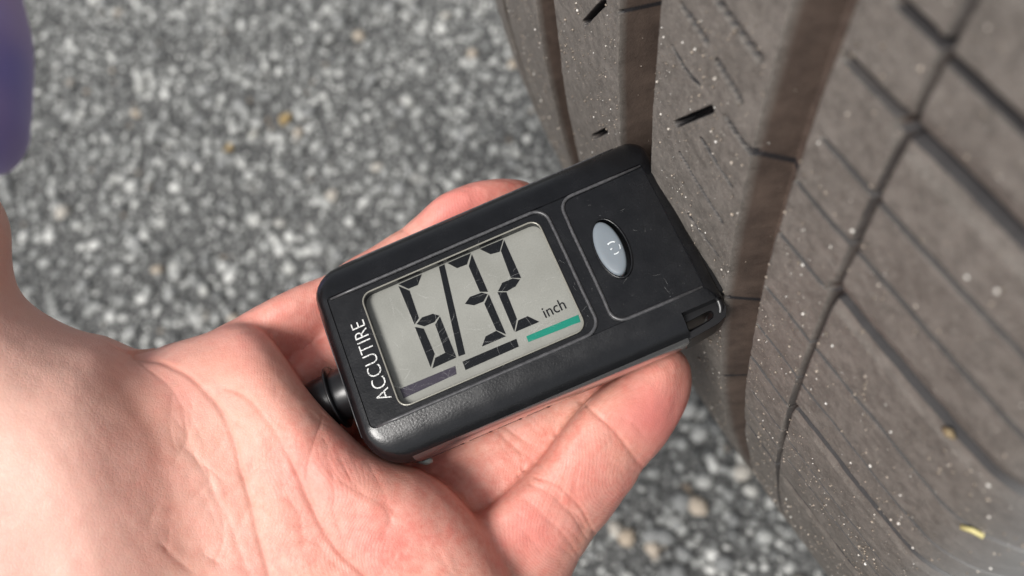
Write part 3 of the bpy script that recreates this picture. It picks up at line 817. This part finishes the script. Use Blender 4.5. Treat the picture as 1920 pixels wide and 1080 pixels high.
PALM = [(-1400, 1500), (-900, 900), (-520, 560), (-420, 300), (-340, 60), (-250, -60), (-190, -80), (-130, 20), (-120, 180), (-70, 320), (-28, 385), (-8, 430), (-6, 490), (6, 548), (38, 590), (94, 626), (152, 650), (193, 650), (231, 659), (262, 664), (308, 647), (385, 625), (436, 607),
        (475, 612), (505, 632), (530, 664), (553, 698), (582, 738), (622, 782), (688, 842), (740, 866), (785, 880), (830, 906), (870, 945), (905, 990), (935, 1040), (958, 1090), (985, 1180), (1000, 1300), (960, 1450), (700, 1750), (200, 2050), (-900, 2100)]
palm = slab(PALM, [(430, 680, 113), (520, 720, 108), (600, 800, 107), (700, 880, 107.5), (860, 980, 109), (950, 1080, 111), (700, 1040, 107), (450, 900, 108.5), (300, 760, 110), (250, 690, 112), (560, 960, 107.5), (560, 1200, 106), (200, 1000, 107), (0, 800, 106), (-300, 900, 100), (-900, 1500, 98), (0, 450, 109), (-150, 100, 106)], 8.0, 12.5)
THEN = [(-1200, 1400), (-800, 900), (-520, 560), (-420, 300), (-340, 60), (-250, -60), (-190, -80), (-130, 20), (-120, 180), (-70, 320), (-28, 385), (-8, 430), (-6, 490), (6, 548), (38, 590), (94, 626), (152, 650), (190, 668), (235, 720), (280, 790), (308, 860), (330, 950), (345, 1060), (340, 1200), (200, 1500), (-200, 1900), (-900, 1900)]
then_ = slab(THEN, [(150, 760, 100.0), (250, 850, 101), (300, 1000, 101), (100, 900, 98), (0, 700, 99), (-100, 900, 97), (100, 1080, 98), (-300, 1000, 96), (-900, 1500, 95), (0, 480, 102), (-150, 100, 100), (250, 1300, 97)], 14, 15)
INDEX = [(360, 690), (400, 625), (440, 598), (470, 580), (509, 559), (560, 535), (610, 516), (649, 490), (692, 467), (728, 443), (760, 422), (789, 397), (828, 365), (886, 342), (940, 334), (980, 338), (1008, 352), (1022, 385), (1012, 425), (980, 462), (930, 500), (850, 545), (760, 610), (700, 670), (640, 730), (600, 800), (450, 850), (380, 780)]
index = slab(INDEX, [(450, 680, 124), (560, 620, 123), (700, 560, 127.5), (850, 460, 128.5), (980, 390, 130)], 7.6, 8.2)
MIDDLE = [(480, 760), (560, 660), (700, 580), (900, 500), (1080, 450), (1150, 450), (1180, 490), (1150, 550), (1000, 640), (800, 740), (680, 830), (560, 850)]
middle = slab(MIDDLE, [(600, 740, 126), (850, 620, 129), (1100, 500, 130)], 7.8, 8.4)
RING = [(600, 860), (700, 790), (800, 725), (930, 670), (1060, 628), (1125, 618), (1170, 632), (1185, 668), (1165, 715), (1115, 775), (1065, 840), (1005, 905), (940, 965), (880, 1010), (790, 1030), (660, 960)]
ring_ = slab(RING, [(720, 880, 127), (850, 840, 126), (950, 790, 126), (1060, 720, 126), (1130, 680, 126.5)], 7.6, 8.4)
PINKY = [(1136, 722), (1178, 692), (1222, 662), (1262, 652), (1284, 666), (1295, 690), (1296, 722), (1286, 762), (1263, 806), (1236, 845), (1207, 880), (1190, 905), (1165, 940), (1140, 976), (1108, 1018), (1082, 1058), (1062, 1110), (1040, 1180), (1000, 1300), (880, 1330), (850, 1150), (868, 1030), (880, 985), (896, 968), (932, 938), (972, 902), (1006, 867), (1040, 826), (1070, 786), (1102, 750)]
pinky = slab(PINKY, [(1240, 700, 121.5), (1180, 780, 119), (1110, 860, 119), (1020, 970, 118.5), (960, 1080, 119.5), (940, 1200, 120)], 6.4, 8.2)
fing = smin(smin(index, middle, 1.2), smin(ring_, pinky, .9), 1.2)
hand = smin(palm, then_, 9.0)
hand = smin(hand, fing, .8)
print("hand field", hand.min(), (hand < 0).sum())
hand[0], hand[-1], hand[:, 0], hand[:, -1], hand[:, :, 0], hand[:, :, -1] = (np.maximum(hand[0], .5), np.maximum(hand[-1], .5), np.maximum(hand[:, 0], .5), np.maximum(hand[:, -1], .5), np.maximum(hand[:, :, 0], .5), np.maximum(hand[:, :, -1], .5))
def surface_nets(Fd, o, h):
    nx, ny, nz = Fd.shape; ins = Fd < 0
    # cells with sign change
    c = np.zeros((nx - 1, ny - 1, nz - 1), np.int8)
    for a in (0, 1):
        for b in (0, 1):
            for d in (0, 1): c += ins[a:nx - 1 + a, b:ny - 1 + b, d:nz - 1 + d]
    act = (c > 0) & (c < 8); idx = -np.ones(act.shape, np.int64); cells = np.argwhere(act); idx[act] = np.arange(len(cells))
    acc = np.zeros((len(cells), 3)); cnt = np.zeros(len(cells))
    corners = [(a, b, d) for a in (0, 1) for b in (0, 1) for d in (0, 1)]
    for i, p in enumerate(corners):
        for q in corners[i + 1:]:
            if sum(abs(np.subtract(p, q))) != 1: continue
            fp = Fd[cells[:, 0] + p[0], cells[:, 1] + p[1], cells[:, 2] + p[2]]; fq = Fd[cells[:, 0] + q[0], cells[:, 1] + q[1], cells[:, 2] + q[2]]
            mk = (fp < 0) != (fq < 0); t = np.where(mk, fp / (fp - fq + 1e-20), 0)
            pos = np.array(p) + t[:, None] * (np.array(q) - np.array(p)); acc += pos * mk[:, None]; cnt += mk
    V = (cells + acc / cnt[:, None]) * h + o
    quads = []
    for ax in range(3):
        sl0 = [slice(None)] * 3; sl1 = [slice(None)] * 3; sl0[ax] = slice(0, -1); sl1[ax] = slice(1, None)
        ch = ins[tuple(sl0)] != ins[tuple(sl1)]; e = np.argwhere(ch)
        u, v = (ax + 1) % 3, (ax + 2) % 3
        e = e[(e[:, u] > 0) & (e[:, v] > 0) & (e[:, u] < Fd.shape[u] - 1) & (e[:, v] < Fd.shape[v] - 1)]
        def cid(du, dv):
            g = e.copy(); g[:, u] -= du; g[:, v] -= dv; return idx[g[:, 0], g[:, 1], g[:, 2]]
        q = np.stack([cid(1, 1), cid(0, 1), cid(0, 0), cid(1, 0)], -1)
        flip = ~ins[e[:, 0], e[:, 1], e[:, 2]]; q[flip] = q[flip][:, ::-1]; quads.append(q)
    return V, np.concatenate(quads)
HV, HF = surface_nets(hand, np.array([gxs[0], gys[0], gzs[0]]), HS)
def relax(V, Fq, it, lam=.5):
    E = np.concatenate([Fq[:, [0, 1]], Fq[:, [1, 2]], Fq[:, [2, 3]], Fq[:, [3, 0]]]); E = np.concatenate([E, E[:, ::-1]])
    for _ in range(it):
        s = np.zeros_like(V); n = np.zeros(len(V)); np.add.at(s, E[:, 0], V[E[:, 1]]); np.add.at(n, E[:, 0], 1)
        V = V + lam * (s / np.maximum(n, 1)[:, None] - V)
    return V
HV = relax(HV, HF, 2)
def subdivide(V, Fq):
    E = np.sort(np.concatenate([Fq[:, [0, 1]], Fq[:, [1, 2]], Fq[:, [2, 3]], Fq[:, [3, 0]]]), 1)
    key = E[:, 0] * (len(V) + 1) + E[:, 1]; uq, first, inv = np.unique(key, return_index=True, return_inverse=True)
    Em = (V[E[first, 0]] + V[E[first, 1]]) / 2; Fm = V[Fq].mean(1); n = len(V); m_ = len(Fq)
    ei = inv.reshape(4, m_).T + n; fi = np.arange(m_) + n + len(Em)
    nv = np.concatenate([V, Em, Fm]); f_ = []
    for k in range(4): f_.append(np.stack([Fq[:, k], ei[:, k], fi, ei[:, k - 1]], -1))
    return nv, np.concatenate(f_)
HV, HF = subdivide(HV, HF); HV = relax(HV, HF, 3)
# refine only what is near and in front: split faces whose centre lies in the view cone
cen = HV[HF].mean(1); cpx = 960 + F * cen[:, 0] / -cen[:, 2]; cpy = 540 - F * cen[:, 1] / -cen[:, 2]
HV, HF = subdivide(HV, HF); HV = relax(HV, HF, 2)
vpx = 960 + F * HV[:, 0] / -HV[:, 2]; vpy = 540 - F * HV[:, 1] / -HV[:, 2]
def normals(V, Fq):
    n = np.cross(V[Fq[:, 2]] - V[Fq[:, 0]], V[Fq[:, 3]] - V[Fq[:, 1]]); vn = np.zeros_like(V)
    for k in range(4): np.add.at(vn, Fq[:, k], n)
    return vn / (np.linalg.norm(vn, axis=1)[:, None] + 1e-12)
HN = normals(HV, HF); 
if (HN[:, 2] * (HV[:, 2] > -120)).mean() < 0: HF = HF[:, ::-1]; HN = -HN
front = np.clip(HN[:, 2] * 3, 0, 1)
# creases: (points, half width mm, depth mm, soft shoulder)
CREASES = [
 ([(255, 662), (300, 672), (340, 695), (378, 728), (410, 765), (436, 820), (452, 890), (468, 950), (485, 1010), (505, 1090)], .55, .75, 3.0),
 ([(424, 728), (455, 742), (484, 768), (512, 805), (532, 842), (555, 882), (572, 930), (598, 985), (632, 1030), (690, 1090)], .5, .6, 2.6),
 ([(607, 775), (600, 800), (588, 830), (578, 868), (575, 905), (585, 940)], .25, .28, 1.2),
 ([(265, 672), (300, 705), (330, 745), (348, 790), (352, 830)], .3, .3, 1.5),
 ([(231, 724), (262, 765), (290, 820), (308, 880), (325, 950), (340, 1020)], 2.2, .35, 4.5),
 ([(390, 880), (405, 930), (430, 980), (450, 1040), (480, 1100)], .15, .16, .6), ([(340, 820), (375, 870), (400, 920)], .15, .14, .6),
 ([(560, 985), (610, 980), (670, 990), (720, 1000)], .12, .12, .5), ([(540, 1010), (600, 1010), (680, 1012)], .12, .1, .5),
 ([(690, 870), (720, 930), (730, 985)], .12, .1, .5), ([(640, 900), (690, 930), (720, 955), (735, 985)], .12, .12, .5),
 ([(1095, 758), (1130, 785), (1162, 815), (1188, 850), (1205, 880)], .4, .35, 1.6),
 ([(1112, 772), (1145, 800), (1175, 835), (1195, 870)], .15, .2, .5),
 ([(1000, 893), (1045, 912), (1080, 945), (1110, 985), (1125, 1005)], .35, .35, 1.6), ([(990, 905), (1035, 930), (1070, 965), (1105, 1010)], .25, .22, .8),
 ([(985, 935), (1020, 965), (1060, 1005), (1090, 1045)], .15, .15, .5),
 ([(945, 800), (968, 815), (992, 830), (1015, 850)], .3, .3, 1.2), ([(935, 812), (960, 832), (985, 850), (1005, 868)], .15, .2, .5),
 ([(800, 880), (840, 900), (868, 930), (886, 962)], .3, .25, 1.0), ([(815, 868), (850, 888), (880, 915), (900, 945)], .2, .2, .6),
 ([(745, 428), (765, 440), (782, 462)], .3, .25, 1.2), ([(630, 520), (650, 560)], .3, .1, 1.2),
 ([(1060, 890), (1050, 930), (1035, 960)], .1, .1, .4), ([(1085, 880), (1075, 920)], .1, .1, .4), ([(860, 700), (900, 690)], .1, .05, .4),
]
for k in range(70):
    cx_, cy_ = rnd.uniform(300, 880), rnd.uniform(720, 1070)
    if cy_ < 600 + (cx_ - 430) * 1.0: continue
    a_ = math.atan2(1, .42) + rnd.gauss(0, .28) + (1.1 if rnd.random() < .25 else 0); L_ = rnd.uniform(30, 110); b_ = rnd.uniform(-.5, .5)
    CREASES.append(([(cx_ + math.cos(a_ + b_ * q) * L_ * q, cy_ + math.sin(a_ + b_ * q) * L_ * q) for q in (0, .33, .66, 1)], .2, rnd.uniform(.05, .14), .6))
for (jx, jy, tx, ty) in ((1150, 830, .76, .65), (1065, 945, .74, .67), (1010, 1010, .7, .7), (970, 830, .6, .8)):
    for k in range(7):
        ox, oy = rnd.uniform(-45, 45), rnd.uniform(-50, 50); L_ = rnd.uniform(20, 60)
        CREASES.append(([(jx + ox, jy + oy), (jx + ox + tx * L_ * .5 + 3, jy + oy + ty * L_ * .5 - 2), (jx + ox + tx * L_, jy + oy + ty * L_)], .2, rnd.uniform(.05, .12), .5))
disp = np.zeros(len(HV)); redn = np.zeros(len(HV))
ppmm = F / -HV[:, 2]
for pts, hw, dp, sh in CREASES:
    poly = catmull(pts, 5, False); poly = poly + (vnoise(poly, 40.0, 41)[:, None] - .5) * np.array([5, -4])
    x0_, x1_, y0_, y1_ = poly[:, 0].min() - 90, poly[:, 0].max() + 90, poly[:, 1].min() - 90, poly[:, 1].max() + 90
    mk = (vpx > x0_) & (vpx < x1_) & (vpy > y0_) & (vpy < y1_) & (front > .05)
    d_ = seg_dist(vpx[mk], vpy[mk], poly, False) / ppmm[mk]
    vary = .25 + 1.05 * vnoise(HV[mk], 5.0, 31)
    disp[mk] -= vary * dp * .38 * np.exp(-(d_ / (hw * .7)) ** 2) + dp * .45 * np.exp(-(d_ / sh) ** 2); redn[mk] += .5 * vary * dp * np.exp(-(d_ / hw) ** 2)
P_ = HV.copy()
disp += front * ((vnoise(P_, 9, 11) - .5) * .45 + (vnoise(P_, 3.2, 12) - .5) * .22 + (vnoise(P_, 1.2, 13) - .5) * .06)
HV = HV + HN * disp[:, None]
mh = Mat("skin")
red = mh.attr("crease"); near = mh.attr("pale")
s1 = mh.noise(.055, 3, .55); s2 = mh.noise(.25, 4, .6); s3 = mh.noise(1.6, 3, .6)
c1 = mh.ramp(s1, [(.32, (.68, .355, .25)), (.5, (.71, .285, .215)), (.68, (.71, .215, .168))])
c1 = mh.mix(mh.ramp(s2, [(.35, 0.), (.75, .55)]), c1, (.80, .43, .35))
s4 = mh.noise(.75, 4, .7)
c1 = mh.mix(mh.ramp(s4, [(.42, 0.), (.68, .45)]), c1, (.80, .47, .38)); c1 = mh.mix(mh.ramp(s4, [(.30, .35), (.45, 0.)]), c1, (.70, .20, .16))
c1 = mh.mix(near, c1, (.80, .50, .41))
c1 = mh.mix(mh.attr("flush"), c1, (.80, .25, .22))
c1 = mh.mix(mh.math('MULTIPLY', red, .7), c1, (.55, .16, .10))
ridge = mh.n("ShaderNodeTexWave"); ridge.inputs["Scale"].default_value = .38; ridge.inputs["Distortion"].default_value = 2; ridge.inputs["Detail"].default_value = 2
ridge.inputs["Detail Scale"].default_value = .06
wn_ = mh.n("ShaderNodeTexNoise"); wn_.inputs["Scale"].default_value = .045; wn_.inputs["Detail"].default_value = 1; mh.l(mh.co, wn_.inputs["Vector"])
wsc = mh.n("ShaderNodeVectorMath"); wsc.operation = 'MULTIPLY_ADD'; mh.l(wn_.outputs["Color"], wsc.inputs[0]); wsc.inputs[1].default_value = (45, 45, 45); mh.l(mh.co, wsc.inputs[2])
mh.l(wsc.outputs[0], ridge.inputs["Vector"])
nrm = mh.bump(mh.math("MULTIPLY", ridge.outputs["Fac"], mh.math("MAXIMUM", mh.math("SUBTRACT", .85, mh.math("MULTIPLY", near, 2.2)), 0.0)), .26, .055); nrm = mh.bump(s3, .2, .15, nrm); nrm = mh.bump(mh.noise(4.5, 3, .7), .25, .06, nrm)
vs_ = mh.n("ShaderNodeTexVoronoi", feature='DISTANCE_TO_EDGE'); vs_.inputs["Scale"].default_value = 1.9; mh.l(mh.co, vs_.inputs["Vector"])
nrm = mh.bump(mh.ramp(vs_.outputs["Distance"], [(0., 0.), (.15, 1.)]), .28, .05, nrm)
mh.set(color=c1, rough=mh.ramp(s3, [(.3, .42), (.7, .56)]), spec=.42, sss=.2, normal=nrm)
mh.b.inputs["Subsurface Radius"].default_value = (1, .35, .2); mh.b.inputs["Subsurface Scale"].default_value = .0022
pale = np.clip((620 - vpx) / 500, 0, 1) * .7  # skin lightens to the left: the brighter daylight there, put into the colour
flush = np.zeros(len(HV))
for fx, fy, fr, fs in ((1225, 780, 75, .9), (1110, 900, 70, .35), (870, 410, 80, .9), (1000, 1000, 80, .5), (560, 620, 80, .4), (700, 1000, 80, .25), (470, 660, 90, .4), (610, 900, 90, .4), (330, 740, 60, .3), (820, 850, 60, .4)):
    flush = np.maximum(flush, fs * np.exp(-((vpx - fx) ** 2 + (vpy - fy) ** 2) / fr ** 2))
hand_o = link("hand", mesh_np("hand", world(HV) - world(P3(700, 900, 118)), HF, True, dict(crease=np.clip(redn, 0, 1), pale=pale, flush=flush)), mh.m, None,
    label="open left hand, palm up, its fingers cradling the black gauge", category="hand")
hand_o.location = tuple(world(P3(700, 900, 118)))

# ------------------------------------------------------------------ purple cloth at the left edge
mpu = Mat("purple_cloth"); pn = mpu.noise(.02, 2)
mpu.set(color=mpu.ramp(pn, [(.35, (.27, .24, .66)), (.65, (.50, .34, .60))]), rough=.8, sheen=.3, normal=mpu.bump(mpu.noise(1.5, 3), .2, .2))
pts = [P3(-330, -380, 225), P3(-215, -150, 222), P3(-152, 40, 218), P3(-146, 150, 215), P3(-154, 225, 213), P3(-182, 278, 212)]
path = catmull(pts, 6, False); rr = np.concatenate([np.linspace(27, 25.5, len(path) - 8), 25.5 * np.sqrt(np.clip(1 - np.linspace(0, .99, 8) ** 2, 0, 1)) + .4])
V, Fc = tube(path, rr, 28)
V = np.array(V); V = V + (vnoise(V, 16, 21)[:, None] - .5) * 3.0
link("garment_edge", mesh_np("garment_edge", world(V), Fc), mpu.m, None, label="blurred purple-blue rounded piece of clothing at the left edge above the thumb", category="clothing")
